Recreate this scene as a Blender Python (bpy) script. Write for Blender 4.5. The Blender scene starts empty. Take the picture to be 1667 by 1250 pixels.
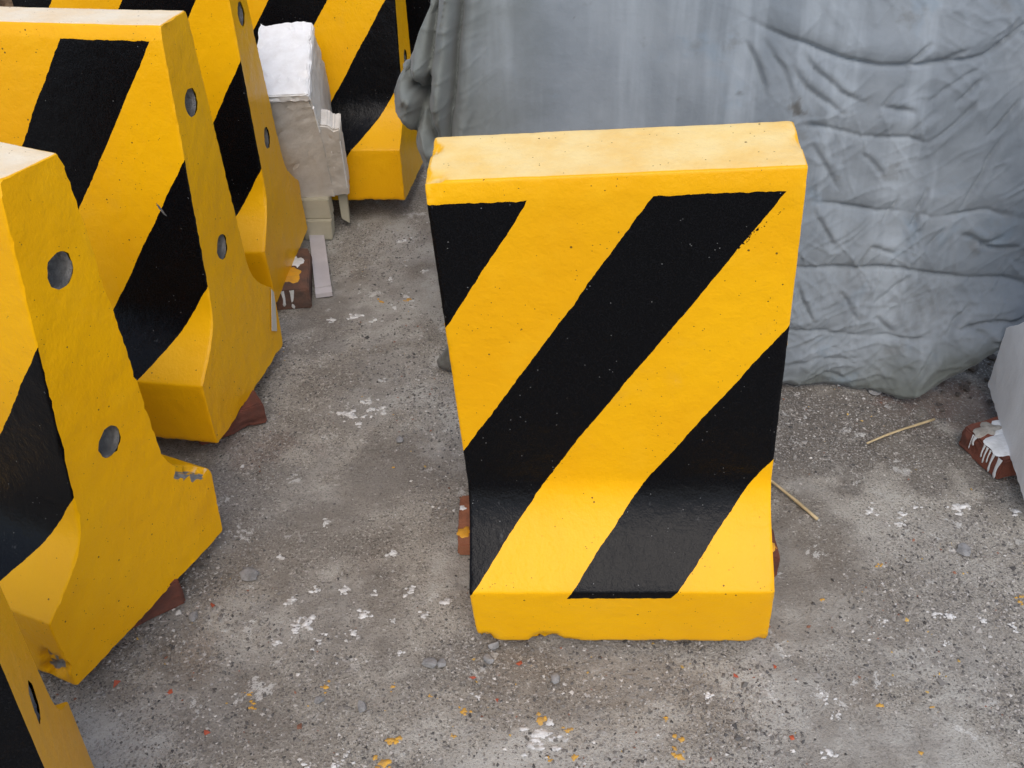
import bpy, bmesh, math, random
import numpy as np
from mathutils import Matrix, Vector
from mathutils.geometry import delaunay_2d_cdt

rng = np.random.default_rng(7)
random.seed(7)
S = bpy.context.scene
COL = S.collection

# ------------------------------------------------------------------ camera
PITCH, ROLL, CAM_H, FOCAL = 0.654, -0.024, 1.3758, 1607.6 / 1667 * 36
fw = Vector((0, math.cos(PITCH), -math.sin(PITCH)))
r0 = Vector((1, 0, 0)); u0 = r0.cross(fw)
rt = r0 * math.cos(ROLL) + u0 * math.sin(ROLL)
up = rt.cross(fw)
cam_d = bpy.data.cameras.new('camera')
cam = bpy.data.objects.new('camera', cam_d); COL.objects.link(cam)
cam_d.sensor_width = 36; cam_d.lens = FOCAL
cam_d.clip_start = 0.02; cam_d.clip_end = 500
M = Matrix.Identity(4)
for i in range(3):
    M[i][0] = rt[i]; M[i][1] = up[i]; M[i][2] = -fw[i]
M[2][3] = CAM_H
cam.matrix_world = M
S.camera = cam

# ------------------------------------------------------------------ light
SUN_EL, SUN_AZ = math.radians(54), math.radians(178)   # bright overcast, from the front left
W = bpy.data.worlds.new('World'); S.world = W; W.use_nodes = True
wn = W.node_tree; wn.nodes.clear()
sky = wn.nodes.new('ShaderNodeTexSky'); sky.sky_type = 'NISHITA'; sky.sun_disc = False
sky.sun_elevation = SUN_EL; sky.sun_rotation = SUN_AZ
sky.air_density = 1.0; sky.dust_density = 2.0; sky.ozone_density = 1.0
hs = wn.nodes.new('ShaderNodeHueSaturation'); hs.inputs['Saturation'].default_value = 0.8
bg = wn.nodes.new('ShaderNodeBackground'); bg.inputs['Strength'].default_value = 0.15
wo = wn.nodes.new('ShaderNodeOutputWorld')
wn.links.new(sky.outputs[0], hs.inputs['Color']); wn.links.new(hs.outputs[0], bg.inputs['Color'])
wn.links.new(bg.outputs[0], wo.inputs['Surface'])
sd = bpy.data.lights.new('sun', 'SUN'); sd.energy = 0.85; sd.angle = math.radians(50); sd.color = (1, .93, .84)
sun = bpy.data.objects.new('sun', sd); COL.objects.link(sun)
to_sun = Vector((math.sin(SUN_AZ) * math.cos(SUN_EL), math.cos(SUN_AZ) * math.cos(SUN_EL), math.sin(SUN_EL)))
sun.rotation_euler = to_sun.to_track_quat('Z', 'Y').to_euler()
S.view_settings.view_transform = 'Standard'
S.view_settings.look = 'None'
S.view_settings.exposure = 0.62
S.view_settings.gamma = 1.0
S.view_settings.use_curve_mapping = False

# ------------------------------------------------------------------ noise
_perm = rng.permutation(1024)
_g3 = rng.normal(size=(1024, 3)); _g3 /= np.linalg.norm(_g3, axis=1)[:, None]
def perlin(p):
    p = np.asarray(p, float)
    i = np.floor(p).astype(int); f = p - i
    u = f * f * f * (f * (f * 6 - 15) + 10)
    out = 0
    for dx in (0, 1):
        for dy in (0, 1):
            for dz in (0, 1):
                h = _perm[(_perm[(_perm[(i[:, 0] + dx) % 1024] + i[:, 1] + dy) % 1024] + i[:, 2] + dz) % 1024]
                g = _g3[h]
                d = (g * (f - np.array([dx, dy, dz]))).sum(1)
                w = (u[:, 0] if dx else 1 - u[:, 0]) * (u[:, 1] if dy else 1 - u[:, 1]) * (u[:, 2] if dz else 1 - u[:, 2])
                out = out + w * d
    return out * 1.6
def fbm(p, oct=4, gain=.5):
    p = np.asarray(p, float); a = 1.; r = 0
    for k in range(oct):
        r = r + a * perlin(p * 2 ** k + 17.3 * k); a *= gain
    return r
def n2(x, y, s, z=0., oct=1):
    return fbm(np.stack([x * s, y * s, np.full_like(x, z) + .37], 1), oct)

# ------------------------------------------------------------------ object helpers
def mesh_np(name, verts, faces, smooth=True):
    me = bpy.data.meshes.new(name)
    verts = np.asarray(verts, np.float32)
    if isinstance(faces, np.ndarray):
        k = faces.shape[1]
        me.vertices.add(len(verts)); me.vertices.foreach_set('co', verts.ravel())
        me.loops.add(faces.size); me.loops.foreach_set('vertex_index', faces.ravel().astype(np.int32))
        me.polygons.add(len(faces))
        me.polygons.foreach_set('loop_start', np.arange(0, faces.size, k, dtype=np.int32))
        me.update(calc_edges=True)
    else:
        me.from_pydata(verts.tolist(), [], faces)
    me.validate()
    me.polygons.foreach_set('use_smooth', np.full(len(me.polygons), smooth))
    me.update()
    return me
def link(name, me, mats=(), parent=None):
    o = bpy.data.objects.new(name, me); COL.objects.link(o)
    for m in (mats if isinstance(mats, (list, tuple)) else [mats]):
        me.materials.append(m)
    if parent: o.parent = parent
    return o
def tag(o, label=None, cat=None, group=None, kind=None):
    for k, v in (('label', label), ('category', cat), ('group', group), ('kind', kind)):
        if v: o[k] = v
    return o
def empty(name, loc, rot=(0, 0, 0)):
    o = bpy.data.objects.new(name, None); COL.objects.link(o)
    o.location = loc; o.rotation_euler = rot; o.empty_display_size = .1
    return o
def grid_faces(nr, nc):
    i = np.arange(nr - 1)[:, None] * nc + np.arange(nc - 1)[None]
    i = i.ravel()
    return np.stack([i, i + 1, i + nc + 1, i + nc], 1)

# ------------------------------------------------------------------ node helpers
class NT:
    def __init__(self, name):
        self.m = bpy.data.materials.new(name); self.m.use_nodes = True
        self.t = self.m.node_tree; self.t.nodes.clear()
        self.out = self.t.nodes.new('ShaderNodeOutputMaterial')
        self.b = self.t.nodes.new('ShaderNodeBsdfPrincipled')
        self.t.links.new(self.b.outputs[0], self.out.inputs['Surface'])
    def set(self, sock, v):
        if hasattr(v, 'is_output') or isinstance(v, bpy.types.NodeSocket): self.t.links.new(v, sock)
        else: sock.default_value = v
    def n(self, typ, ins=None, out=0, **kw):
        nd = self.t.nodes.new(typ)
        for k, v in kw.items(): setattr(nd, k, v)
        for k, v in (ins or {}).items(): self.set(nd.inputs[k], v)
        return nd.outputs[out]
    def math(self, op, a, b=0., c=None, clamp=False):
        nd = self.t.nodes.new('ShaderNodeMath'); nd.operation = op; nd.use_clamp = clamp
        self.set(nd.inputs[0], a); self.set(nd.inputs[1], b)
        if c is not None: self.set(nd.inputs[2], c)
        return nd.outputs[0]
    def mix(self, f, a, b, blend='MIX'):
        nd = self.t.nodes.new('ShaderNodeMix'); nd.data_type = 'RGBA'; nd.blend_type = blend
        self.set(nd.inputs[0], f); self.set(nd.inputs[6], a); self.set(nd.inputs[7], b)
        return nd.outputs[2]
    def step(self, v, a, b):        # smooth 0..1 between a and b
        nd = self.t.nodes.new('ShaderNodeMapRange'); nd.interpolation_type = 'SMOOTHSTEP'
        self.set(nd.inputs[0], v); nd.inputs[1].default_value = a; nd.inputs[2].default_value = b
        return nd.outputs[0]
    def noise(self, scale, vec=None, detail=3., rough=.55, dist=0., out=0):
        ins = {'Scale': scale, 'Detail': detail, 'Roughness': rough, 'Distortion': dist}
        if vec is not None: ins['Vector'] = vec
        return self.n('ShaderNodeTexNoise', ins, out)
    def voro(self, scale, vec=None, out=0, rnd=1.):
        ins = {'Scale': scale, 'Randomness': rnd}
        if vec is not None: ins['Vector'] = vec
        return self.n('ShaderNodeTexVoronoi', ins, out)
    def obj(self): return self.n('ShaderNodeTexCoord', None, 3)
    def scaled(self, vec, s): return self.n('ShaderNodeMapping', {'Vector': vec, 'Scale': s})
    def bump(self, h, strength, dist, prev=None):
        ins = {'Height': h, 'Strength': strength, 'Distance': dist}
        if prev is not None: ins['Normal'] = prev
        return self.n('ShaderNodeBump', ins)
    def fin(self, **kw):
        for k, v in kw.items(): self.set(self.b.inputs[k.replace('_', ' ')], v)
        return self.m
def rgb(r, g, b): return (r, g, b, 1)

# ------------------------------------------------------------------ materials
STRIPE_SLOPE, STRIPE_PERIOD, STRIPE_W, STRIPE_O = .667, .328, .512, -.187

def barrier_paint(name, white=False, scuffed=False, dusty=0.):
    t = NT(name)
    co = t.obj()
    uv = t.n('ShaderNodeUVMap', None, uv_map='face')
    sep = t.t.nodes.new('ShaderNodeSeparateXYZ'); t.t.links.new(uv, sep.inputs[0])
    u, s = sep.outputs[0], sep.outputs[1]
    big = t.noise(2.5, co, 4)
    mid = t.noise(14, co, 4)
    fine = t.noise(120, co, 3)
    grain = t.noise(420, co, 2)
    chip = t.n('ShaderNodeAttribute', None, 2, attribute_name='chip')
    # base coat
    if white:
        ya, yb = rgb(.76, .77, .77), rgb(.66, .66, .65)
    else:
        ya, yb = rgb(.82, .420, .003), rgb(.76, .365, .003)
    base = t.mix(t.step(big, .35, .65), ya, yb)
    base = t.mix(t.math('MULTIPLY', t.step(mid, .52, .7), .25), base, rgb(.84, .45, .012) if not white else rgb(.7, .7, .7))
    # brush-worn thin patches and dust that has settled on faces that look up
    nrm = t.n('ShaderNodeNewGeometry', None, 1)
    sn = t.t.nodes.new('ShaderNodeSeparateXYZ'); t.t.links.new(nrm, sn.inputs[0])
    upf = t.step(sn.outputs[2], .91, .99)
    dustn = t.step(t.noise(9, co, 6, .65), .30, .70)
    dust = t.math('MULTIPLY', upf, t.math('MULTIPLY_ADD', dustn, .35, .34 + dusty * .8))
    grime = t.math('MULTIPLY', t.step(t.noise(6, co, 7, .72, .4), .55, .75), .16)
    pits = t.voro(46, t.scaled(co, (1, 1, 1)))
    pitsel = t.noise(23, co, 0)
    pit = t.math('MULTIPLY', t.math('LESS_THAN', pits, .075), t.math('GREATER_THAN', pitsel, .52))
    pits2 = t.voro(120, co)
    pit2 = t.math('MULTIPLY', t.math('LESS_THAN', pits2, .10), t.math('GREATER_THAN', t.noise(31, co, 0), .57))
    if not white:
        wob = t.math('MULTIPLY', t.math('SUBTRACT', t.noise(70, co, 4), .5), .005)
        wob2 = t.math('MULTIPLY', t.math('SUBTRACT', t.noise(7, co, 1), .5), .012)
        tt = t.math('MULTIPLY_ADD', s, STRIPE_SLOPE, u)
        tt = t.math('ADD', tt, t.math('ADD', wob, wob2))
        fr = t.math('FRACT', t.math('DIVIDE', t.math('SUBTRACT', tt, STRIPE_O - 10 * STRIPE_PERIOD), STRIPE_PERIOD))
        band = t.math('LESS_THAN', fr, STRIPE_W)
        s1 = t.math('GREATER_THAN', t.math('ADD', s, wob), .004)
        s2 = t.math('LESS_THAN', t.math('ADD', s, wob), .700)
        blk = t.math('MULTIPLY', band, t.math('MULTIPLY', s1, s2))
        if scuffed:                     # a dragged smear of black paint beside the middle stripe
            # line through (u, s) = (-.087, .091) and (-.015, .021)
            ln = t.math('ADD', t.math('MULTIPLY', t.math('ADD', u, .051), .697), t.math('MULTIPLY', t.math('SUBTRACT', s, .056), .717))
            nl = t.noise(190, co, 3, .7)
            near_l = t.math('LESS_THAN', t.math('ABSOLUTE', ln), t.math('MULTIPLY', t.step(u, .0, -.095), .0045))
            rng_l = t.math('MULTIPLY', t.math('GREATER_THAN', u, -.092), t.math('LESS_THAN', u, -.012))
            thr = t.math('GREATER_THAN', nl, t.math('MULTIPLY_ADD', t.step(u, -.095, -.03), .12, .47))
            blk = t.math('MAXIMUM', blk, t.math('MULTIPLY', near_l, t.math('MULTIPLY', rng_l, t.math('MULTIPLY', thr, s1))))
        bcol = t.mix(t.step(grain, .4, .75), rgb(.0020, .0022, .0030), rgb(.0050, .0052, .0065))
        speck = t.math('MULTIPLY', t.math('LESS_THAN', t.voro(105, co), .078), t.math('GREATER_THAN', t.noise(40, co, 0), .57))
        bcol = t.mix(t.math('MULTIPLY', speck, .55), bcol, rgb(.35, .35, .34))
        scuff = t.math('MULTIPLY', t.step(t.noise(26, t.scaled(co, (1, 1, .25)), 5, .7), .66, .74), .12)
        bcol = t.mix(scuff, bcol, rgb(.3, .3, .3))
        dustc = rgb(.86, .74, .40) if not dusty else rgb(.82, .72, .55)
        base = t.mix(grime, base, rgb(.50, .27, .05))
        base = t.mix(t.math('MULTIPLY', t.step(t.noise(33, t.scaled(co, (1, 1, .3)), 6, .75), .68, .78), .30), base, rgb(.66, .46, .16))
        base = t.mix(dust, base, dustc)
        base = t.mix(t.math('MAXIMUM', pit, pit2), base, rgb(.16, .085, .012))
        base = t.mix(blk, base, bcol)
        rough = t.math('MULTIPLY_ADD', blk, -.10, .30)
        spec = t.math('MULTIPLY_ADD', blk, -.06, .20)
    else:
        base = t.mix(t.math('MULTIPLY', t.step(t.noise(5, co, 6, .7), .45, .75), .55), base, rgb(.62, .62, .62))
        rough = .7; spec = .3
    base = t.mix(t.step(t.math('MULTIPLY_ADD', mid, .004, chip), .0115, .0135), base, rgb(.20, .195, .185))
    base_r = t.math('ADD', rough, t.math('MULTIPLY_ADD', mid, .10, t.math('MULTIPLY', dust, .25)))
    b = t.bump(t.noise(30, co, 5, .62), .42, .005)
    b = t.bump(t.noise(210, co, 2), .25, .0014, b)
    b = t.bump(t.noise(85, t.scaled(co, (1.6, 1, .7)), 4, .65), .28, .0022, b)
    b = t.bump(t.math('SUBTRACT', 1., t.math('MAXIMUM', pit, pit2)), .6, .003, b)
    if not white:
        gb = t.math('MULTIPLY', t.math('MULTIPLY', grain, blk), 1.)
        b = t.bump(gb, .22, .0015, b)
    return t.fin(Base_Color=base, Roughness=base_r, Normal=b, Specular_IOR_Level=spec)

def concrete(name, c1, c2, bumpd=.004):
    t = NT(name); co = t.obj()
    c = t.mix(t.step(t.noise(20, co, 6, .65), .35, .7), c1, c2)
    c = t.mix(t.math('MULTIPLY', t.step(t.noise(180, co, 2), .5, .7), .5), c, rgb(c1[0] * .5, c1[1] * .5, c1[2] * .5))
    return t.fin(Base_Color=c, Roughness=.9, Normal=t.bump(t.noise(110, co, 5, .7), .8, bumpd))

M_YEL = barrier_paint('striped_barrier_paint', dusty=.32)
M_YEL_S = barrier_paint('striped_barrier_paint_smeared', False, True)
M_WHITE = barrier_paint('white_primer', True)
M_CONC = concrete('bare_concrete', rgb(.225, .215, .20), rgb(.10, .098, .095), .008)

def ground_mat():
    t = NT('dusty_concrete_ground'); co = t.obj()
    big = t.noise(1.1, co, 5, .6)
    mid = t.noise(5.5, co, 6, .65)
    fin = t.noise(60, co, 5, .7)
    gr = t.noise(230, co, 3, .7)
    smooth = t.step(t.math('MULTIPLY_ADD', mid, .6, big), .79, .90)        # smoother cement skin
    base = t.mix(t.step(mid, .3, .7), rgb(.265, .240, .202), rgb(.395, .368, .318))
    base = t.mix(t.math('MULTIPLY', smooth, .55), base, rgb(.46, .448, .41))
    rust = t.math('MULTIPLY', t.step(t.noise(3.1, co, 4, .6, .6), .60, .74), .30)
    base = t.mix(rust, base, rgb(.30, .205, .14))
    oil = t.math('MULTIPLY', t.step(t.noise(1.9, co, 5, .6), .56, .68), .35)
    base = t.mix(oil, base, rgb(.135, .120, .106))
    murk = t.n('ShaderNodeAttribute', None, 2, attribute_name='murk')
    skim = t.n('ShaderNodeAttribute', None, 2, attribute_name='skim')
    redd = t.n('ShaderNodeAttribute', None, 2, attribute_name='brick_dust')
    base = t.mix(t.math('MULTIPLY', skim, .75), base, rgb(.45, .432, .392))
    base = t.mix(t.math('MULTIPLY', murk, .9), base, rgb(.105, .088, .074))  # dark earth, with soft shade in front of the cover painted in
    base = t.mix(t.math('MULTIPLY', redd, .6), base, rgb(.15, .080, .060))
    smooth = t.math('MAXIMUM', smooth, skim)
    # grit: dark pits and pale sand between
    rough_zone = t.math('SUBTRACT', 1., t.math('MULTIPLY', smooth, .75))
    dk = t.math('MULTIPLY', t.math('MULTIPLY', t.step(gr, .525, .62), rough_zone), .72)
    base = t.mix(dk, base, rgb(.045, .040, .036))
    lt = t.math('MULTIPLY', t.math('MULTIPLY', t.step(t.noise(170, co, 4, .75), .54, .64), rough_zone), .7)
    base = t.mix(lt, base, rgb(.56, .53, .48))
    sp = t.math('MULTIPLY', t.math('LESS_THAN', t.voro(75, co), .12), t.math('GREATER_THAN', t.noise(11, co, 2), .52))
    base = t.mix(t.math('MULTIPLY', sp, .7), base, rgb(.50, .49, .47))
    brown = t.math('MULTIPLY', t.step(t.noise(2.7, co, 6, .68, .5), .46, .62), .55)
    base = t.mix(brown, base, rgb(.185, .162, .136))
    # old lime and paint smears
    sm = t.math('MULTIPLY', t.step(t.noise(13, co, 7, .75, .3), .60, .63), t.step(t.noise(2.3, co, 2), .42, .54))
    base = t.mix(t.math('MULTIPLY', sm, .75), base, rgb(.58, .565, .53))
    ye = t.math('MULTIPLY', t.step(t.noise(17, t.scaled(co, (1.1, .9, 1)), 5, .7), .70, .72), t.step(t.noise(1.7, co, 2), .52, .58))
    base = t.mix(t.math('MULTIPLY', ye, .6), base, rgb(.55, .33, .06))
    h = t.math('ADD', t.math('MULTIPLY', fin, .5), t.math('MULTIPLY', gr, .5))
    b = t.bump(h, .9, .008)
    b = t.bump(t.noise(420, co, 3, .7), .55, .003, b)
    return t.fin(Base_Color=base, Roughness=.93, Specular_IOR_Level=.25, Normal=b)
M_GROUND = ground_mat()

def grain_mat():
    t = NT('loose_grit')
    c = t.n('ShaderNodeAttribute', None, 0, attribute_name='tint')
    return t.fin(Base_Color=c, Roughness=.85, Specular_IOR_Level=.3)
M_GRAIN = grain_mat()

def cloth_mat():
    t = NT('faded_grey_canvas'); co = t.obj()
    uv = t.n('ShaderNodeUVMap', None, uv_map='cloth')
    sep = t.t.nodes.new('ShaderNodeSeparateXYZ'); t.t.links.new(uv, sep.inputs[0])
    a, bb = sep.outputs[0], sep.outputs[1]
    streak = t.noise(9, t.scaled(uv, (1, .10, 1)), 4, .6)
    blot = t.noise(4.0, uv, 5, .6)
    blot2 = t.noise(13, uv, 4, .6)
    c = t.mix(t.step(blot, .3, .7), rgb(.155, .178, .198), rgb(.225, .250, .270))
    c = t.mix(t.math('MULTIPLY', t.step(streak, .47, .66), .6), c, rgb(.315, .350, .378))
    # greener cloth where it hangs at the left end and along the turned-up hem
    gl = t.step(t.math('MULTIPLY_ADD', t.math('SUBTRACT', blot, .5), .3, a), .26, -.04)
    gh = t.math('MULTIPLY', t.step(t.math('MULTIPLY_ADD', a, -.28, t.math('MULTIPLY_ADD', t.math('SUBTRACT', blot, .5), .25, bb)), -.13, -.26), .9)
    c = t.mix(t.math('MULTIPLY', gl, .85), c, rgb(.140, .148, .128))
    c = t.mix(t.math('MULTIPLY', gh, .9), c, rgb(.098, .106, .088))  # olive hem, darkened further with painted shade along the foot
    br = t.math('MULTIPLY', t.step(blot2, .60, .72), .42)
    c = t.mix(br, c, rgb(.135, .138, .132))
    bl = t.math('MULTIPLY', t.step(t.noise(6.3, uv, 4, .6, .4), .58, .70), .35)
    c = t.mix(bl, c, rgb(.185, .250, .310))
    dirt = t.n('ShaderNodeAttribute', None, 2, attribute_name='dirt')
    c = t.mix(dirt, c, rgb(.085, .080, .070))
    wx = t.n('ShaderNodeTexWave', {'Vector': uv, 'Scale': 260., 'Distortion': 2.}, 1, bands_direction='X')
    wy = t.n('ShaderNodeTexWave', {'Vector': uv, 'Scale': 260., 'Distortion': 2.}, 1, bands_direction='Y')
    warp = t.n('ShaderNodeVectorMath', {0: uv, 1: t.n('ShaderNodeVectorMath', {0: t.noise(3.5, uv, 3, .5, out=1), 1: (.16, .16, .16)}, operation='MULTIPLY')}, operation='ADD')
    rightm = t.step(a, .50, .70)
    cr1 = t.n('ShaderNodeTexNoise', {'Vector': t.scaled(warp, (1., .62, 1)), 'Scale': 7.5, 'Detail': 1.2, 'Roughness': .45}, noise_type='RIDGED_MULTIFRACTAL')
    cr2 = t.n('ShaderNodeTexNoise', {'Vector': t.n('ShaderNodeMapping', {'Vector': warp, 'Rotation': (0, 0, .8), 'Scale': (.45, 1.2, 1)}), 'Scale': 13., 'Detail': 1., 'Roughness': .4}, noise_type='RIDGED_MULTIFRACTAL')
    crs = t.math('MULTIPLY', rightm, t.math('ADD', t.math('MULTIPLY', cr1, t.step(blot, .35, .65)), t.math('MULTIPLY', cr2, .6)))
    b = t.bump(crs, .55, .006)
    b = t.bump(t.noise(16, uv, 5, .6), .22, .008, b)
    b = t.bump(t.noise(60, uv, 4, .6), .25, .003, b)
    b = t.bump(t.math('ADD', wx, wy), .10, .0006, b)
    return t.fin(Base_Color=c, Roughness=.85, Specular_IOR_Level=.25, Normal=b, Sheen_Weight=.15, Sheen_Roughness=.5)
M_CLOTH = cloth_mat()

def simple(name, c1, c2, rough=.8, scale=12, bs=90, bd=.002, spec=.4):
    t = NT(name); co = t.obj()
    c = t.mix(t.step(t.noise(scale, co, 6, .65), .35, .68), c1, c2)
    return t.fin(Base_Color=c, Roughness=rough, Specular_IOR_Level=spec, Normal=t.bump(t.noise(bs, co, 5, .65), .6, bd))
M_BRICK = simple('red_clay_brick', rgb(.185, .062, .040), rgb(.10, .045, .035), .9, 14, 130, .004, .2)
M_BRICK_O = simple('pale_orange_brick', rgb(.30, .125, .07), rgb(.20, .085, .05), .9, 30, 130, .004, .2)
M_BRICK_D = simple('grubby_brick', rgb(.16, .085, .06), rgb(.085, .06, .05), .9, 22, 130, .004, .2)
M_WPAINT = simple('dried_white_paint', rgb(.72, .74, .75), rgb(.55, .56, .55), .5, 30, 70, .003)
M_YPAINT = simple('dried_yellow_paint', rgb(.70, .34, .02), rgb(.5, .26, .04), .5, 30, 70, .003)
M_MORTAR = simple('old_mortar', rgb(.42, .40, .36), rgb(.25, .23, .20), .9, 40, 120, .004, .2)
M_FOAM = simple('white_polystyrene', rgb(.86, .86, .85), rgb(.78, .77, .75), .6, 25, 170, .003)
def foam_dirty():
    t = NT('grubby_polystyrene'); co = t.obj()
    c = t.mix(t.step(t.noise(7, co, 6, .7), .35, .7), rgb(.66, .63, .58), rgb(.48, .44, .38))
    c = t.mix(t.math('MULTIPLY', t.step(t.noise(16, co, 5, .7), .62, .70), .6), c, rgb(.22, .17, .12))
    return t.fin(Base_Color=c, Roughness=.75, Normal=t.bump(t.noise(150, co, 4, .6), .4, .003))
M_FOAM_D = foam_dirty()
M_BEIGE = simple('cream_foam_board', rgb(.47, .44, .34), rgb(.40, .37, .28), .8, 9, 120, .001, .25)
M_LATH = simple('white_melamine_lath', rgb(.52, .49, .50), rgb(.44, .41, .42), .55, 9, 120, .0006)
M_TAPE = simple('beige_tape', rgb(.56, .52, .44), rgb(.50, .46, .38), .6, 12, 90, .0006)
M_STICK = simple('bamboo', rgb(.50, .39, .22), rgb(.38, .29, .16), .6, 60, 200, .001)
M_STONE = simple('grey_stone', rgb(.27, .265, .26), rgb(.15, .148, .145), .85, 60, 200, .003, .3)
M_SOIL = simple('dark_earth', rgb(.13, .11, .095), rgb(.07, .058, .05), .95, 50, 160, .006, .1)
M_SACK = simple('brown_straw_matting', rgb(.27, .19, .12), rgb(.13, .085, .055), .95, 45, 160, .008, .1)

# ------------------------------------------------------------------ ground: one sheet to the horizon
def smear(x, lo, hi, step, grow=1.25, far=90):
    a = list(np.arange(lo, hi, step)); d = step; v = a[-1]
    while v < far: d *= grow; v += d; a.append(v)
    d = step; v = lo; pre = []
    while v > -far: d *= grow; v -= d; pre.append(v)
    return np.array(pre[::-1] + a)
gx = smear(0, -1.25, 1.65, .008); gy = smear(0, .65, 3.3, .008)
X, Y = np.meshgrid(gx, gy); x, y = X.ravel(), Y.ravel()
near = np.exp(-((np.maximum(0, np.abs(x - .2) - 1.6)) ** 2 + (np.maximum(0, np.abs(y - 1.9) - 1.5)) ** 2) / .5)
def ground_h(x, y):
    return (.004 * n2(x, y, 2.2, 3., 3) + .0022 * n2(x, y, 17., 5., 3)
            + .0028 * np.maximum(0, n2(x, y, 45., 9., 2)) - .003)
z = ground_h(x, y) * near
me = mesh_np('ground', np.stack([x, y, z], 1), grid_faces(len(gy), len(gx)))
def patches(lst, z_):
    w = np.zeros(x.size)
    for px_, py_, rx_, ry_, k_ in lst:
        m_ = (np.abs(x - px_) < 3 * rx_) & (np.abs(y - py_) < 3 * ry_)
        d_ = np.hypot((x[m_] - px_) / rx_, (y[m_] - py_) / ry_)
        w[m_] = np.maximum(w[m_], k_ * np.clip((1.15 - d_ + .9 * n2(x[m_], y[m_], 14., z_, 4)) * 2.2, 0, 1))
    return w
for nm_, lst_ in (('murk', [(1.00, 1.86, .26, .14, .9), (1.12, 1.70, .16, .16, .8), (.74, 1.66, .34, .13, .85), (.62, 1.55, .20, .12, .7), (.88, 1.54, .18, .14, .65), (-.70, 1.30, .20, .28, .5), (-.52, 1.42, .12, .18, .45), (-.38, 1.30, .16, .12, .4), (-.40, 1.78, .10, .14, .4), (-.25, 1.52, .12, .10, .4), (.56, 1.30, .07, .16, .5), (-.46, 2.06, .08, .12, .5), (.60, 1.62, .12, .10, .3), (-.05, 1.03, .22, .07, .45), (.16, .97, .16, .05, .4), (-.45, .93, .12, .08, .4)]),  # earth blotches; those before the cover also stand in for its soft shade
                  ('skim', [(-.33, 2.16, .17, .20, .9), (-.28, 1.90, .10, .05, .8), (-.15, 2.45, .25, .2, .8), (.06, .84, .20, .07, .9), (-.33, 1.72, .10, .06, .6), (-.35, 1.12, .12, .06, .5), (.62, 1.07, .22, .14, .45), (.55, .85, .2, .08, .4), (-.60, .86, .14, .08, .5), (-.42, 1.45, .14, .10, .45), (.75, 1.25, .15, .08, .4)]),
                  ('brick_dust', [(.95, 1.72, .14, .08, .9), (1.05, 1.62, .10, .06, .7), (-.55, 1.60, .10, .06, .5)])):
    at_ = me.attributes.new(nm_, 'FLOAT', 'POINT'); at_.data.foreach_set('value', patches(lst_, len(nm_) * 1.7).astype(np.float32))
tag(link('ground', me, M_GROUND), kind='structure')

# ------------------------------------------------------------------ barriers
PROF = dict(hwt=.0486, cy=.0060, cz=.022, hws=.0924, zs=.2772, hwb=.1948, zb=.1518)
PROF_Z = dict(hwt=.0610, cy=.0040, cz=.0258, hws=.0927, zs=.2772, hwb=.2186, zb=.1441)
HB, LEN = .80, .48
HOLES = ((0., .6507), (0., .3571))
HOLE_R = .0245

def half_profile(p):
    """rear half, bottom to top: rounded polyline of (y, z), with arc length from the chamfer"""
    P = []
    def fillet(c, a, b, r, n=4):
        c, a, b = map(np.array, (c, a, b))
        da = (a - c) / np.linalg.norm(a - c); db = (b - c) / np.linalg.norm(b - c)
        q0, q1 = c + da * r, c + db * r
        return [tuple((1 - t) ** 2 * q0 + 2 * t * (1 - t) * c + t * t * q1) for t in np.linspace(0, 1, n)]
    bz = []
    p0 = np.array([p['hwb'], p['zb']]); p3 = np.array([p['hws'], p['zs']])
    p1 = p0 + np.array([-.040, .034]); p2 = p3 + np.array([.006, -.062])
    for t in np.linspace(0, 1, 15):
        bz.append(tuple((1 - t) ** 3 * p0 + 3 * t * (1 - t) ** 2 * p1 + 3 * t * t * (1 - t) * p2 + t ** 3 * p3))
    ch = (p['hwt'] + p['cy'], HB - p['cz']); tp = (p['hwt'], HB)
    pts = [(0., 0.)]
    pts += fillet((p['hwb'] - .004, 0), (0, 0), (p['hwb'], p['zb']), .010)
    pts += fillet((p['hwb'], p['zb']), (p['hwb'], 0), bz[1], .0035)
    pts += bz[2:-1]
    pts += fillet(p3, bz[-2], ch, .006, 3)
    pts += fillet(ch, p3, tp, .004)
    pts += fillet(tp, ch, (0, HB), .0045)
    pts += [(0., HB)]
    # resample finely
    out = []
    for a, b in zip(pts[:-1], pts[1:]):
        a, b = np.array(a), np.array(b); n = max(1, int(np.linalg.norm(b - a) / .009))
        for k in range(n): out.append(a + (b - a) * k / n)
    out.append(np.array(pts[-1]))
    out = np.array(out)
    s = np.r_[0, np.cumsum(np.linalg.norm(np.diff(out, axis=0), axis=1))]
    k = np.argmin(np.linalg.norm(out - np.array(ch), axis=1))
    sarc = s[k] - s
    kb = np.argmin(np.linalg.norm(out - np.array([p['hwb'], p['zb']]), axis=1))
    return out, sarc, sarc[kb]

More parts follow.
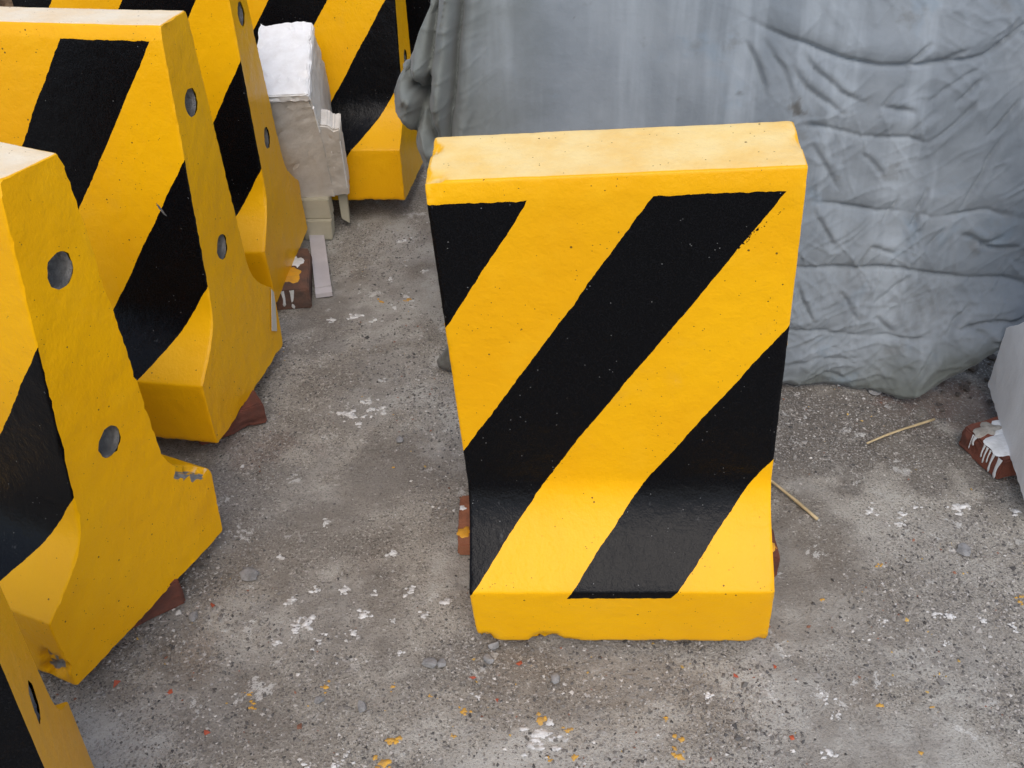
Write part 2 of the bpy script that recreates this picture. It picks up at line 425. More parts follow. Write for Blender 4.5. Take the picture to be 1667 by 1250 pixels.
def barrier_mesh(p, seed, chips=(), end_chip=1., bottom_rag=1.):
    H, sarc, sb = half_profile(p)
    n = len(H)
    # closed outline: rear bottom->top, then front top->bottom
    prof = np.concatenate([H, (H * [-1, 1])[::-1][1:-1]])
    arc = np.concatenate([sarc, sarc[::-1][1:-1]])
    arc = arc * (.7005 / sb) if False else arc
    m = len(prof)
    ends = np.array([0, .0010, .0025, .005, .009, .014, .020, .027])
    us = np.r_[-ends, -np.arange(.034, LEN - .034, .0068), (-LEN + ends)[::-1]]
    us = np.unique(us)[::-1]
    nr = len(us)
    tang = np.roll(prof, -1, 0) - np.roll(prof, 1, 0); tang /= np.linalg.norm(tang, axis=1)[:, None]
    nor = np.stack([tang[:, 1], -tang[:, 0]], 1)     # outward
    U = np.repeat(us[:, None], m, 1)
    Yp = np.repeat(prof[None, :, 0], nr, 0); Zp = np.repeat(prof[None, :, 1], nr, 0)
    fl = lambda A: A.ravel()
    q = np.stack([fl(U), fl(Yp), fl(Zp)], 1)
    sd = seed * 7.31
    # soft casting waviness + small lumps of paint
    disp = .0006 * fbm(q * 9 + sd, 2) + .0004 * fbm(q * 60 + sd, 2)
    ins = np.zeros(len(q))
    # ragged arrises at both ends
    dend = np.minimum(-q[:, 0], q[:, 0] + LEN)
    e = np.stack([np.sign(q[:, 0] + LEN / 2), q[:, 1], q[:, 2]], 1)
    rag = .0012 + end_chip * (.0036 * np.maximum(0, fbm(e * [5, 80, 80] + sd, 3) + .05) + .007 * np.maximum(0, fbm(e * [5, 11, 11] + sd + 5, 3) - .42))
    ins += rag * np.clip(1 - dend / (1.6 * rag + .001), 0, 1) ** 1.4
    # ragged bottom edge
    dz = q[:, 2]
    rb = bottom_rag * (.001 + .006 * np.maximum(0, fbm(np.stack([q[:, 0] * 26, np.sign(q[:, 1]) * 3, q[:, 0] * 0 + sd], 1), 4) + .15)
                       + .006 * np.maximum(0, fbm(np.stack([q[:, 1] * 20, np.sign(q[:, 0] + LEN / 2) * 5, q[:, 0] * 0 + sd], 1), 3)))
    lift = rb * np.clip(1 - dz / .05, 0, 1)
    # modelled chips: (u, y, z, radius, depth)
    for cu, cy, cz, cr, cd in chips:
        d2 = ((q - np.array([cu, cy, cz])) ** 2).sum(1)
        w = np.clip((1.0 - np.sqrt(d2) / cr + .45 * fbm(q * 45 + sd, 3)) * 3.5, 0, 1)
        ins += cd * w * (.75 + .5 * fbm(q * 110 + sd, 2))
    N = np.repeat(nor[None], nr, 0).reshape(-1, 2)
    outv = q.copy()
    amt = disp - ins
    outv[:, 1] += N[:, 0] * amt; outv[:, 2] += N[:, 1] * amt
    outv[:, 2] += lift
    endmask = dend < .0005
    faces = []
    idx = np.arange(nr * m).reshape(nr, m)
    a = idx[:-1]; b = idx[1:]
    a2 = np.roll(a, -1, 1); b2 = np.roll(b, -1, 1)
    quads = np.stack([a, a2, b2, b], -1).reshape(-1, 4)
    faces = [tuple(f) for f in quads.tolist()]
    uvf = np.stack([np.stack([U[:-1], np.repeat(arc[None], nr - 1, 0)], -1),
                    np.stack([U[:-1], np.repeat(np.roll(arc, -1)[None], nr - 1, 0)], -1),
                    np.stack([U[1:], np.repeat(np.roll(arc, -1)[None], nr - 1, 0)], -1),
                    np.stack([U[1:], np.repeat(arc[None], nr - 1, 0)], -1)], 2).reshape(-1, 4, 2)
    uvs = [uvf.reshape(-1, 2)]
    chipv = list(ins)
    verts = [outv]
    nv = len(outv)
    # end caps with tie holes
    for side in (0, 1):
        ring = idx[0] if side == 0 else idx[-1]
        ring_v = outv[ring]
        uend = 0. if side == 0 else -LEN
        outl = [Vector((v[1], v[2])) for v in ring_v]
        pts = list(outl); edges = [(i, (i + 1) % m) for i in range(m)]
        holes = []
        rs = np.random.default_rng(seed * 10 + side)
        for hy, hz in HOLES:
            st = len(pts)
            for k in range(22):
                th = k / 22 * 2 * math.pi
                rr = HOLE_R * (1 + .05 * math.sin(2 * th + rs.random()) + .04 * rs.normal())
                pts.append(Vector((hy + rr * math.cos(th) * .93, hz + rr * math.sin(th) * 1.05)))
            edges += [(st + k, st + (k + 1) % 22) for k in range(22)]
            holes.append((st, 22))
        poly = np.array([[v[0], v[1]] for v in outl])
        cand = np.stack([rs.uniform(-p['hwb'], p['hwb'], 9000), rs.uniform(0, HB, 9000)], 1)
        # inside test with margin
        cnt = np.zeros(len(cand), bool)
        x1, y1 = poly[:, 0], poly[:, 1]; x2, y2 = np.roll(x1, -1), np.roll(y1, -1)
        for i in range(m):
            c = ((y1[i] > cand[:, 1]) != (y2[i] > cand[:, 1]))
            xi = (x2[i] - x1[i]) * (cand[:, 1] - y1[i]) / (y2[i] - y1[i] + 1e-12) + x1[i]
            cnt ^= c & (cand[:, 0] < xi)
        cand = cand[cnt]
        dmin = np.min(((cand[:, None] - poly[None, ::2]) ** 2).sum(-1), 1) ** .5
        cand = cand[dmin > .006]
        for hy, hz in HOLES:
            cand = cand[np.hypot(cand[:, 0] - hy, cand[:, 1] - hz) > HOLE_R * 1.25]
        cand = cand[:1600]
        base = len(pts)
        pts += [Vector(c) for c in cand]
        vo, eo, fo, ov, oe, of = delaunay_2d_cdt(pts, edges, [], 1, 1e-6)
        vo = np.array([[v[0], v[1]] for v in vo])
        src = [o[0] if o else -1 for o in ov]
        mp = {}
        newv = []
        for j, sidx in enumerate(src):
            if 0 <= sidx < m: mp[j] = int(ring[sidx])
            else:
                yy, zz = vo[j]
                dd = .0010 * perlin(np.array([[yy * 24, zz * 24, sd + side]]))[0] + .0006 * perlin(np.array([[yy * 90, zz * 90, sd]]))[0]
                mp[j] = nv + len(newv)
                newv.append((uend + dd * (1 if side == 0 else -1), yy, zz))
        hc = []
        for f in fo:
            sr = [src[j] for j in f]
            if any(all(st <= k_ < st + 22 for k_ in sr) for st, _ in holes): continue
            ff = [mp[j] for j in f]
            faces.append(tuple(ff if side == 0 else ff[::-1]))
            hc.append(len(f))
        verts.append(np.array(newv)); nv += len(newv); chipv += [0.] * len(newv)
        uvs.append(np.tile([0., -1.], (sum(hc), 1)))
    V = np.concatenate(verts)
    me = bpy.data.meshes.new('barrier_body')
    me.from_pydata(V.tolist(), [], faces)
    uvl = me.uv_layers.new(name='face')
    uvl.data.foreach_set('uv', np.concatenate(uvs).astype(np.float32).ravel())
    at = me.attributes.new('chip', 'FLOAT', 'POINT'); at.data.foreach_set('value', np.array(chipv, np.float32))
    me.polygons.foreach_set('use_smooth', np.ones(len(me.polygons), bool))
    # flat shading across the arris: mark cap borders sharp
    se = me.attributes.new('sharp_edge', 'BOOLEAN', 'EDGE')
    ev = np.zeros(len(me.edges) * 2, np.int32); me.edges.foreach_get('vertices', ev); ev = ev.reshape(-1, 2)
    ringset = np.zeros(len(V), bool); ringset[idx[0]] = True; ringset[idx[-1]] = True
    diff = np.abs(ev[:, 0] - ev[:, 1])
    se.data.foreach_set('value', ringset[ev[:, 0]] & ringset[ev[:, 1]] & ((diff == 1) | (diff == m - 1)))
    me.update()
    return me

def hole_mesh(seed):
    """shallow tie hole filled with rough mortar: rim wall and a dished floor"""
    rs = np.random.default_rng(seed)
    k = 22; vs = []; rings = [(1.06, .0008), (1.0, -.004), (.98, -.016), (.90, -.024), (.5, -.027)]
    for r, d in rings:
        for i in range(k):
            th = i / k * 2 * math.pi
            rr = HOLE_R * r * (1 + .02 * rs.normal())
            vs.append((d if r > 1 else d + .0022 * rs.normal(), rr * math.cos(th) * .95, rr * math.sin(th) * 1.05))
    for i in range(k): vs[i] = (-.0035, vs[i][1] * 1.02, vs[i][2] * 1.02)
    vs.append((-.028, 0, 0)); fs = []
    for j in range(len(rings) - 1):
        for i in range(k):
            a, b = j * k + i, j * k + (i + 1) % k
            fs.append((a, b, b + k, a + k))
    j = (len(rings) - 1) * k
    for i in range(k): fs.append((j + i, j + (i + 1) % k, len(vs) - 1))
    return mesh_np('tie_hole', vs, fs)

HOLE_ME = [hole_mesh(3), hole_mesh(4)]
for h in HOLE_ME: h.materials.append(M_CONC)

def barrier(label, x, y, yaw, tilt, roll, seed, p=PROF, h=.05, mat=M_YEL, chips=(), cat='traffic barrier', group='concrete barrier blocks', me=None, **kw):
    # tilt leans the block about its long axis, roll about its short axis, both from the foot
    r = empty('concrete_barrier', (x, y, h))
    R = Matrix.Rotation(yaw, 4, 'Z') @ Matrix.Rotation(-roll, 4, 'Y') @ Matrix.Rotation(tilt, 4, 'X')
    r.rotation_euler = R.to_euler()
    tag(r, label, cat, group)
    o = link('body', me or barrier_mesh(p, seed, chips, **kw), [] if me else [mat], r)
    k = 0
    for side in (0, 1):
        for hy, hz in HOLES:
            ho = bpy.data.objects.new('tie_hole', HOLE_ME[k % 2]); COL.objects.link(ho); k += 1
            ho.parent = r; ho.location = (0 if side == 0 else -LEN, hy, hz)
            if side: ho.rotation_euler = (0, 0, math.pi)
    return r

bar_main = barrier('yellow and black striped concrete barrier standing alone in front of the grey quilted cover',
    .4264, 1.2432, -.0786, .078, .0573, 1, PROF_Z, .05, M_YEL_S,
    chips=((-.365, -.215, .000, .028, .012), (-.335, -.215, -.004, .024, .010), (-.478, -.215, .0, .026, .014), (-.003, -.215, .0, .020, .007),
           (-.475, -.06, .795, .020, .006), (-.478, -.04, .785, .012, .005), (-.478, .03, .80, .014, .007), (-.002, .0, .80, .014, .004)))
bar_a = barrier('nearest striped barrier, cut off by the bottom left corner of the picture',
    -.5532, .6554, .4418, -.0819, -.0275, 2, end_chip=.35)
bar_b = barrier('striped barrier at the left edge with two round tie holes in its broad end',
    -.6228, 1.1305, -.412, -.0472, -.0104, 3, chips=((-.002, .13, .205, .024, .018), (-.002, .16, .178, .026, .018), (-.03, -.197, .045, .030, .016), (-.045, -.197, .02, .02, .016)))
bar_c = barrier('striped barrier with a strip of pale tape on its end, third of the left row',
    -.57, 1.7221, -.1796, -.0362, .0085, 4)
bar_d = barrier('striped barrier partly hidden behind the taped one, white foam block at its back',
    -.5683, 2.2639, -.0516, -.0031, .0284, 5)
bar_e = barrier('striped barrier standing behind the white foam block, left of the grey cover',
    -.2774, 2.7607, -.0915, -.12, .023, 6)
bar_f = barrier('farthest striped barrier, only a sliver showing between the cover and the barrier before it',
    .14, 3.28, -.06, 0, 0, 7)
bar_r = barrier('white primed concrete barrier cut off by the right edge of the picture',
    1.462, 1.40, -.2, 0, 0, 8, mat=M_WHITE)

# tape on barrier C and the scraped patch on the toe of barrier B
def patch(name, pts3, mat, parent, thick=.001):
    pts = [Vector(q) for q in pts3]
    nrm = (pts[1] - pts[0]).cross(pts[2] - pts[1]).normalized()
    n = len(pts)
    vs = [q for q in pts] + [q + nrm * thick for q in pts]
    fs = [tuple(range(n))[::-1], tuple(range(n, 2 * n))] + [(i, (i + 1) % n, n + (i + 1) % n, n + i) for i in range(n)]
    return link(name, mesh_np(name, vs, fs, False), mat, parent)
patch('tape_strip', [(.0022, .140, .072), (.0022, .165, .056), (.0022, .183, .120), (.0022, .185, .148), (.0022, .176, .160), (.0022, .160, .120)], M_TAPE, bar_c)

n_out = Vector((0, -1, .09)).normalized()
def on_front(u_, z_, lift=.0010):
    y_ = -(.0546 + (.0924 - .0546) * (.778 - z_) / (.778 - .2772)) - lift
    return (u_, y_, z_)
patch('paint_scrape', [on_front(-.072, .484), on_front(-.066, .478), on_front(-.058, .464), on_front(-.055, .459), on_front(-.061, .462), on_front(-.069, .474)], M_CONC, bar_c, .0004)

# ------------------------------------------------------------------ quilted cover
ex = Vector((.889, -.081, 0)).normalized(); nb = Vector((-ex.y, ex.x, 0)); LEAN = .15
es = nb * math.sin(LEAN) + Vector((0, 0, math.cos(LEAN))); nn = ex.cross(es)     # nn towards the camera
ORG = Vector((-.133, 1.83, 0))
seams = [[(0.572,0.794),(0.627,0.767),(0.675,0.748),(0.735,0.731),(0.782,0.718),(0.841,0.709),(0.899,0.708),(0.966,0.713),(1.032,0.723),(1.071,0.747),(1.095,0.775),(1.2,.86)],[(0.716,0.59),(0.767,0.585),(0.829,0.57),(0.877,0.568),(0.924,0.571),(0.961,0.561)],[(0.743,0.431),(0.815,0.426),(0.891,0.415),(0.939,0.421),(1.002,0.407),(1.05,0.413),(1.109,0.421),(1.181,0.407),(1.4,.40)],[(.60,.285),(0.752,0.29),(0.825,0.292),(0.873,0.288),(0.919,0.293),(0.987,0.289),(1.039,0.282),(1.099,0.277),(1.163,0.278),(1.215,0.263),(1.4,.26)],[(.55,.14),(0.749,0.146),(0.821,0.142),(0.903,0.133),(0.954,0.137),(0.999,0.133),(1.054,0.139)],[(1.084,0.165),(1.128,0.181),(1.204,0.189),(1.229,0.204),(1.4,.23)]]
deep = [[(0.05,0.90),(0.041,0.811),(0.031,0.733),(0.025,0.679),(0.014,0.611),(0.009,0.57),(.005,.45)],[(-.01,.9),(-0.012,0.791),(-0.021,0.718),(-0.034,0.641)],[(-0.053,0.654),(-0.04,0.635),(-0.051,0.591),(-0.065,0.547)],[(-0.031,0.667),(-0.038,0.634),(-0.027,0.585),(-0.016,0.547)],[(-0.073,0.694),(-0.055,0.658)]]
mid = [[(1.043,0.713),(0.997,0.678),(0.943,0.638)],[(1.039,0.682),(1.02,0.655),(0.998,0.633)],[(1.038,0.644),(1.006,0.595),(0.961,0.558)],[(0.961,0.623),(0.919,0.575)],[(1.124,0.648),(1.096,0.593),(1.078,0.568)],[(1.115,0.581),(1.081,0.514),(1.068,0.464),(1.054,0.42)],[(1.09,0.794),(1.075,0.754),(1.044,0.724)],[(0.935,0.75),(0.891,0.708)],[(1.002,0.739),(0.963,0.712)],[(0.7,0.721),(0.735,0.684),(0.78,0.653),(0.829,0.637)],[(0.615,0.751),(0.648,0.706),(0.684,0.656),(0.706,0.6)],[(0.58,0.748),(0.613,0.69),(0.631,0.64)],[(0.672,0.698),(0.715,0.661),(0.769,0.625),(0.795,0.606)],[(0.729,0.56),(0.769,0.502),(0.809,0.455)],[(0.987,0.466),(0.966,0.423)],[(0.76,0.419),(0.811,0.335)],[(0.927,0.457),(0.902,0.39)],[(0.969,0.414),(0.959,0.378)],[(1.03,0.389),(0.988,0.335)],[(0.886,0.336),(0.939,0.32)],[(0.841,0.246),(0.888,0.165)],[(0.744,0.254),(0.792,0.162)],[(0.915,0.185),(0.963,0.142)],[(0.746,0.059),(0.829,0.087),(0.907,0.081)],[(1.052,0.13),(1.021,0.07),(0.996,0.026)],[(0.883,0.026),(0.835,0.045)],[(0.987,0.289),(0.945,0.245),(0.907,0.211)],[(1.111,0.221),(1.08,0.184),(1.063,0.141)],[(0.893,0.673),(0.866,0.631),(0.927,0.614)],[(1.097,0.184),(1.17,0.142),(1.207,0.151)],[(0.835,0.534),(0.891,0.485)],[(1.156,0.373),(1.112,0.352),(1.195,0.347)],[(1.059,0.371),(1.138,0.346)]]
hem = [(-.30,.012),(-0.057,0.012),(0.0,0.008),(0.758,0.006),(0.893,0.006),(0.978,0.004),(1.03,0.010),(1.056,0.018),(1.122,0.063),(1.166,0.102),(1.209,0.139),(1.236,0.174),(1.5,.22)]
left = [(.05,1.2),(0.0,.90),(-0.012,0.82),(-0.045,0.752),(-0.057,0.717),(-0.087,0.67),(-0.104,0.633),(-0.105,0.59),(-0.069,0.547),(-0.048,0.469),(-0.019,0.443),(-0.008,0.32),(-0.0,0.175),(-0.012,0.06),(-0.045,0.01)][::-1]
roll_ = [(0.93,-.03),(0.990,0.012),(1.044,0.055),(1.112,0.111),(1.203,0.165),(1.4,.20)]

def pdist(A, B, line):
    """distance to a polyline, signed side, and end taper"""
    best = np.full(A.shape, 9.); side = np.zeros(A.shape); tt = np.zeros(A.shape)
    L = np.array(line); seg = np.linalg.norm(np.diff(L, axis=0), axis=1); tot = seg.sum(); acc = 0
    for (x0, y0), (x1, y1), l in zip(L[:-1], L[1:], seg):
        dx, dy = (x1 - x0) / l, (y1 - y0) / l
        t = np.clip((A - x0) * dx + (B - y0) * dy, 0, l)
        ddx, ddy = A - x0 - t * dx, B - y0 - t * dy
        d = np.hypot(ddx, ddy); m = d < best
        best = np.where(m, d, best); side = np.where(m, np.sign(dx * ddy - dy * ddx), side); tt = np.where(m, (acc + t) / tot, tt)
        acc += l
    return best, side, tt

# parameters: i across (extra columns wrap back round the left end), j up
aR = 1.42; bT = .93; NB = 250; NA = 430
jb = np.linspace(0, 1, NB); ia = np.linspace(0, 1, NA)
AL = lambda b: np.interp(b, [q[1] for q in left], [q[0] for q in left])
HM = lambda a: np.interp(a, [q[0] for q in hem], [q[1] for q in hem])
Bm = np.repeat((jb * bT)[:, None], NA, 1)
Al = AL(Bm[:, 0])
Am = Al[:, None] + (aR - Al[:, None]) * (ia ** 1.06)[None]
hm = HM(Am)
hm = hm + .004 * n2(Am.ravel(), Am.ravel() * 0, 30., 2., 2).reshape(Am.shape)
Bm = hm + (bT - hm) * jb[:, None]
A, B = Am.ravel(), Bm.ravel()
out = np.zeros(A.size)                                  # offset towards the camera
right = 1 / (1 + np.exp(-(A - .60) / .05))
warp_a = A + .010 * n2(A, B, 8., 1., 2); warp_b = B + .010 * n2(A, B, 8., 4., 2)
crease_d = np.zeros(A.size)
for k, l in enumerate(seams):
    d, sd_, t = pdist(warp_a * .6 + A * .4, warp_b * .6 + B * .4, l)
    tap = np.clip(np.minimum(t, 1 - t) * 8 + .15, 0, 1)
    dv = np.clip(.62 + .75 * n2(A, B, 9., k + 1.5, 3), .08, 1.6)
    out -= tap * dv * (.0035 * np.exp(-(d / .014) ** 2) + .0105 * np.exp(-(d / .0036) ** 2))
    out += tap * .0032 * np.exp(-((d - .03) / .022) ** 2) * (sd_ > 0)
for k, l in enumerate(mid):
    d, sd_, t = pdist(warp_a, warp_b, l)
    tap = np.clip(np.sin(np.pi * np.clip(t, 0, 1)) * 1.4, 0.0, 1) ** .7 * np.exp(-(np.maximum(0, d) / .06) ** 2)
    dep = .0066 * (.7 + .6 * ((k * 37) % 10) / 10)
    out -= tap * dep * np.exp(-(d / .0045) ** 2)
    out += tap * dep * .6 * np.exp(-((d - .013) / .010) ** 2) * (sd_ > 0)
for l in deep:
    d, sd_, t = pdist(warp_a * .4 + A * .6, B, l)
    out -= .030 * np.exp(-(d / .007) ** 2) + .012 * np.exp(-(d / .02) ** 2)
    out += .012 * np.exp(-((d - .025) / .016) ** 2)
# free wrinkles: ridged noise stretched along two directions, mostly in the slack right half and low down
def ridge(ax, ay, sx, sy, z):
    c, s_ = math.cos(ax), math.sin(ax)
    wx_ = A + .03 * n2(A, B, 5., z + 9, 2); wy_ = B + .03 * n2(A, B, 5., z + 3, 2)
    q = np.stack([(wx_ * c + wy_ * s_) * sx, (-wx_ * s_ + wy_ * c) * sy, np.full(A.size, z)], 1)
    return 1 - np.abs(fbm(q, 2)) * 2.2
slack = right * (.55 + .45 * np.exp(-((B - .22) / .22) ** 2))
low = np.exp(-(B / .22) ** 2)
msk = np.clip(n2(A, B, 4.5, 21., 2) + .45, 0, 1)
out += slack * msk * .0048 * np.maximum(0, ridge(.75, 0, 4.5, 17, 1.1)) ** 5
out += slack * np.clip(1.1 - msk, 0, 1) * .0040 * np.maximum(0, ridge(-1.05, 0, 5, 19, 4.2)) ** 5
out += right * low * .0058 * np.maximum(0, ridge(.35, 0, 7, 26, 7.7)) ** 4
out += .010 * n2(A, B, 3.4, 13., 2) * (.5 + right) + .0024 * n2(A, B, 12., 14., 2) * (.2 + right)
for k_, (an, f1, f2, zz) in enumerate(((.95, 4, 20, 51.), (-.6, 5, 24, 52.), (1.35, 4, 18, 53.), (.55, 4, 16, 54.), (-1.2, 4, 20, 55.))):
    mk = np.clip(n2(A, B, 5.5, 60. + k_ * 3, 2) * 1.6 + .1, 0, 1)
    out += slack * mk * .0052 * np.maximum(0, ridge(an, 0, f1, f2, zz)) ** 7
lefty = np.exp(-np.maximum(0, A + .02) / .06)
out += lefty * .010 * np.maximum(0, ridge(1.35, 0, 4, 24, 71.)) ** 4 + lefty * .006 * np.maximum(0, ridge(.5, 0, 6, 22, 73.)) ** 5
out += (1 - right) * .004 * n2(A * 3.2, B * .5, 3.5, 31., 2)          # faint upright drape on the taut half
# bulging quilt rows and the turned-up roll along the hem at the right
out += right * .0012 * np.cos((B - .215) / .143 * 2 * np.pi) * np.exp(-((B - .3) / .3) ** 2)
d, sd_, t = pdist(A, B, roll_)
rw = np.clip((A - .94) / .08, 0, 1)
out += rw * (.042 * np.exp(-(d / .036) ** 2) + .018 * np.exp(-((d - .05) / .04) ** 2))
out += .018 * np.exp(-((A - .985) / .10) ** 2) * np.exp(-(B / .05) ** 2)
out += .010 * low * right * n2(A, A * 0, 11., 40., 2)
# the hem tucks under
out -= .012 * np.exp(-((B - hm.ravel()) / .008) ** 2)
# upper edge rolls back over the pile
back = np.maximum(0, B - .80); out -= 1.4 * back ** 2
P = np.array(ORG)[None] + A[:, None] * np.array(ex)[None] + B[:, None] * np.array(es)[None] + out[:, None] * np.array(nn)[None]
# left end: last centimetres turn away from the camera
dl = (A - np.repeat(Al[:, None], NA, 1).ravel())
cur = np.maximum(0, .03 - dl)
P += (cur ** 2 / .03 * 1.0)[:, None] * np.array(nb)[None]
P = P.reshape(NB, NA, 3); UVc = np.stack([A, B], 1).reshape(NB, NA, 2)
# wrap columns behind the left end and rows over the top
nw = 26
wrap = np.zeros((NB, nw, 3)); wuv = np.zeros((NB, nw, 2))
for k in range(nw):
    s_ = (nw - k) / nw
    off = np.array(nb) * (.03 + .42 * s_) + np.array(ex) * (.03 * math.sin(s_ * 9) + .10 * s_)
    wv = .012 * np.sin(np.linspace(0, 9, NB) + k * .5)
    wrap[:, k] = P[:, 0] + off[None] * np.minimum(1, s_ * 1.0) + wv[:, None] * np.array(ex)[None] * s_
    wuv[:, k] = UVc[:, 0] - [.4 * s_, 0]
P = np.concatenate([wrap, P], 1); UVc = np.concatenate([wuv, UVc], 1)
nt = 30
top = np.zeros((nt, P.shape[1], 3)); tuv = np.zeros((nt, P.shape[1], 2))
for k in range(nt):
    s_ = (k + 1) / nt
    top[k] = P[-1] + np.array(nb)[None] * (.5 * s_) + np.array([0, 0, 1.])[None] * (.10 * math.sin(s_ * 1.7))
    tuv[k] = UVc[-1] + [0, .5 * s_]
P = np.concatenate([P, top], 0); UVc = np.concatenate([UVc, tuv], 0)
P[..., 2] = np.maximum(P[..., 2], .003)
nrow, ncol = P.shape[:2]
me = mesh_np('quilted_cover', P.reshape(-1, 3), grid_faces(nrow, ncol))
uvl = me.uv_layers.new(name='cloth')
li = np.zeros(len(me.loops), np.int32); me.loops.foreach_get('vertex_index', li)
uvl.data.foreach_set('uv', UVc.reshape(-1, 2)[li].astype(np.float32).ravel())
dirt = np.zeros(nrow * ncol, np.float32)
ua, ub = UVc.reshape(-1, 2).T
for (da, db, dr, dd) in ((.700, .622, .012, .8), (.69, .627, .008, .5), (.585, .651, .006, .5), (.26, .79, .004, .6), (.06, .60, .03, .12), (1.02, .20, .05, .2), (.86, .24, .04, .15), (-.03, .02, .05, .85)):
    w = np.clip(1.3 - np.hypot(ua - da, ub - db) / dr + 1.2 * n2(ua, ub, 90., 3., 2), 0, 1)
    dirt = np.maximum(dirt, (dd * w).astype(np.float32))
at = me.attributes.new('dirt', 'FLOAT', 'POINT'); at.data.foreach_set('value', dirt)
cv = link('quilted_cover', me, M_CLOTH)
sol = cv.modifiers.new('thick', 'SOLIDIFY'); sol.thickness = .006; sol.offset = -1
tag(cv, 'large faded grey quilted cover draped over a pile behind the lone striped barrier', 'cover')

# ------------------------------------------------------------------ bricks
def brick_mesh(L, Wd, Hh, seed, r=.0035, rough=.0022):
    bm = bmesh.new(); bmesh.ops.create_cube(bm, size=1)
    bmesh.ops.scale(bm, vec=(L, Wd, Hh), verts=bm.verts)
    bmesh.ops.bevel(bm, geom=bm.edges[:], offset=r, segments=2, affect='EDGES')
    bmesh.ops.subdivide_edges(bm, edges=[e for e in bm.edges if e.calc_length() > .02], cuts=11, use_grid_fill=True)
    bm.verts.ensure_lookup_table()
    q = np.array([v.co[:] for v in bm.verts])
    d = rough * (fbm(q * 28 + seed, 3)) - .010 * np.maximum(0, fbm(q * 22 + seed * 3, 3) - .35)
    bm.normal_update()
    for v, k in zip(bm.verts, d): v.co += v.normal * k
    bmesh.ops.translate(bm, vec=(0, 0, Hh / 2), verts=bm.verts)
    me = bpy.data.meshes.new('brick'); bm.to_mesh(me); bm.free()
    me.polygons.foreach_set('use_smooth', np.ones(len(me.polygons), bool))
    me.set_sharp_from_angle(angle=math.radians(32))
    return me
def blob(cx, cy, r, seed, n=18, amp=.35, sx=1., sy=1.):
    rs = np.random.default_rng(seed); ph = rs.uniform(0, 6.28, 5); am = rs.uniform(.3, 1, 5)
    o = []
    for i in range(n):
        th = i / n * 2 * math.pi
        k = 1 + amp * sum(am[j] * math.sin((j + 2) * th + ph[j]) for j in range(5)) / 2.2
        o.append((cx + r * k * sx * math.cos(th), cy + r * k * sy * math.sin(th)))
    return o
def slab(name, outline, z0, z1, mat, parent=None, dome=.6):
    """thin blob of dried paint: outline, inner ring raised"""
    n = len(outline); cx = sum(p[0] for p in outline) / n; cy = sum(p[1] for p in outline) / n
    vs = [(x, y, z0) for x, y in outline] + [(cx + (x - cx) * .86, cy + (y - cy) * .86, z1) for x, y in outline] + \
         [(cx + (x - cx) * .4, cy + (y - cy) * .4, z1 + (z1 - z0) * dome) for x, y in outline] + [(cx, cy, z1 + (z1 - z0) * dome)]
    fs = []
    for k in range(2):
        for i in range(n):
            a, b = k * n + i, k * n + (i + 1) % n
            fs.append((a, b, b + n, a + n))
    for i in range(n): fs.append((2 * n + i, 2 * n + (i + 1) % n, 3 * n))
    return link(name, mesh_np(name, vs, fs), mat, parent)
def brick(label, x, y, rz, dims=(.24, .115, .053), seed=1, mat=M_BRICK, tilt=0.):
    e = empty('brick', (x, y, 0), (0, tilt, rz))
    link('brick_body', brick_mesh(*dims, seed), mat, e)
    return tag(e, label, 'brick', 'bricks propping the barriers')
def drip(parent, x, y, z0, z1, w, mat, nx=0, ny=-1):
    """paint run down a side: a thin rounded bead; faces along (nx, ny)"""
    n = 9; vs = []; fs = []
    tx, ty = -ny, nx
    for i in range(n):
        t = i / (n - 1); zz = z0 + (z1 - z0) * t
        ww = w * (1 - .45 * math.sin(t * 2.6)) * (1.15 if i == n - 2 else 1) * (.45 if i == n - 1 else 1)
        wob = .12 * w * math.sin(t * 5 + x * 90)
        for s_, o in ((-1, .0003), (-.6, .0011), (.6, .0011), (1, .0003)):
            vs.append((x + tx * (ww * s_ / 2 + wob) + nx * o, y + ty * (ww * s_ / 2 + wob) + ny * o, zz))
    for i in range(n - 1):
        for j in range(3):
            a = i * 4 + j; fs.append((a, a + 1, a + 5, a + 4))
    fs.append((32, 33, 34, 35))
    return link('paint_drip', mesh_np('paint_drip', vs, fs), mat, parent)

# under the lone barrier
bk = brick('pale orange brick poking out under the left side of the lone striped barrier', .012, 1.335, -.02, (.24, .135, .030), 11, M_BRICK_O)
slab('paint_splash', blob(-.108, -.035, .014, 5), .0285, .0305, M_YPAINT, bk)
slab('paint_splash', blob(-.113, .03, .007, 6), .0285, .0305, M_WPAINT, bk)
bk = brick('red brick just showing at the right foot of the lone striped barrier', .353, 1.255, -.05, (.24, .10, .050), 12, M_BRICK)
slab('paint_splash', blob(.108, -.02, .012, 15), .0485, .0505, M_YPAINT, bk)
# under the left row
bk = brick('red brick with yellow paint under the end of the barrier at the left edge', -.690, 1.165, .62, (.17, .10, .058), 13)
slab('paint_splash', blob(.062, -.012, .016, 7), .0565, .0585, M_YPAINT, bk)
slab('mortar_lump', blob(.06, .026, .012, 8), .056, .061, M_MORTAR, bk)
bk = brick('dark red brick poking out beneath the taped barrier', -.632, 1.685, .55, (.15, .11, .056), 14)
bk = brick('grimy brick splashed with white and yellow paint, beside the white lath', -.578, 2.235, .13, (.112, .215, .058), 15, M_BRICK_D)
slab('paint_splash', blob(.01, -.035, .030, 21, sx=1.1, sy=1.2), .0565, .059, M_YPAINT, bk)
slab('paint_splash', blob(.022, .035, .024, 22, sx=.8, sy=1.5), .0565, .0585, M_WPAINT, bk)
slab('paint_splash', blob(-.01, .085, .022, 23, sx=1.3, sy=.7), .0565, .0585, M_WPAINT, bk)
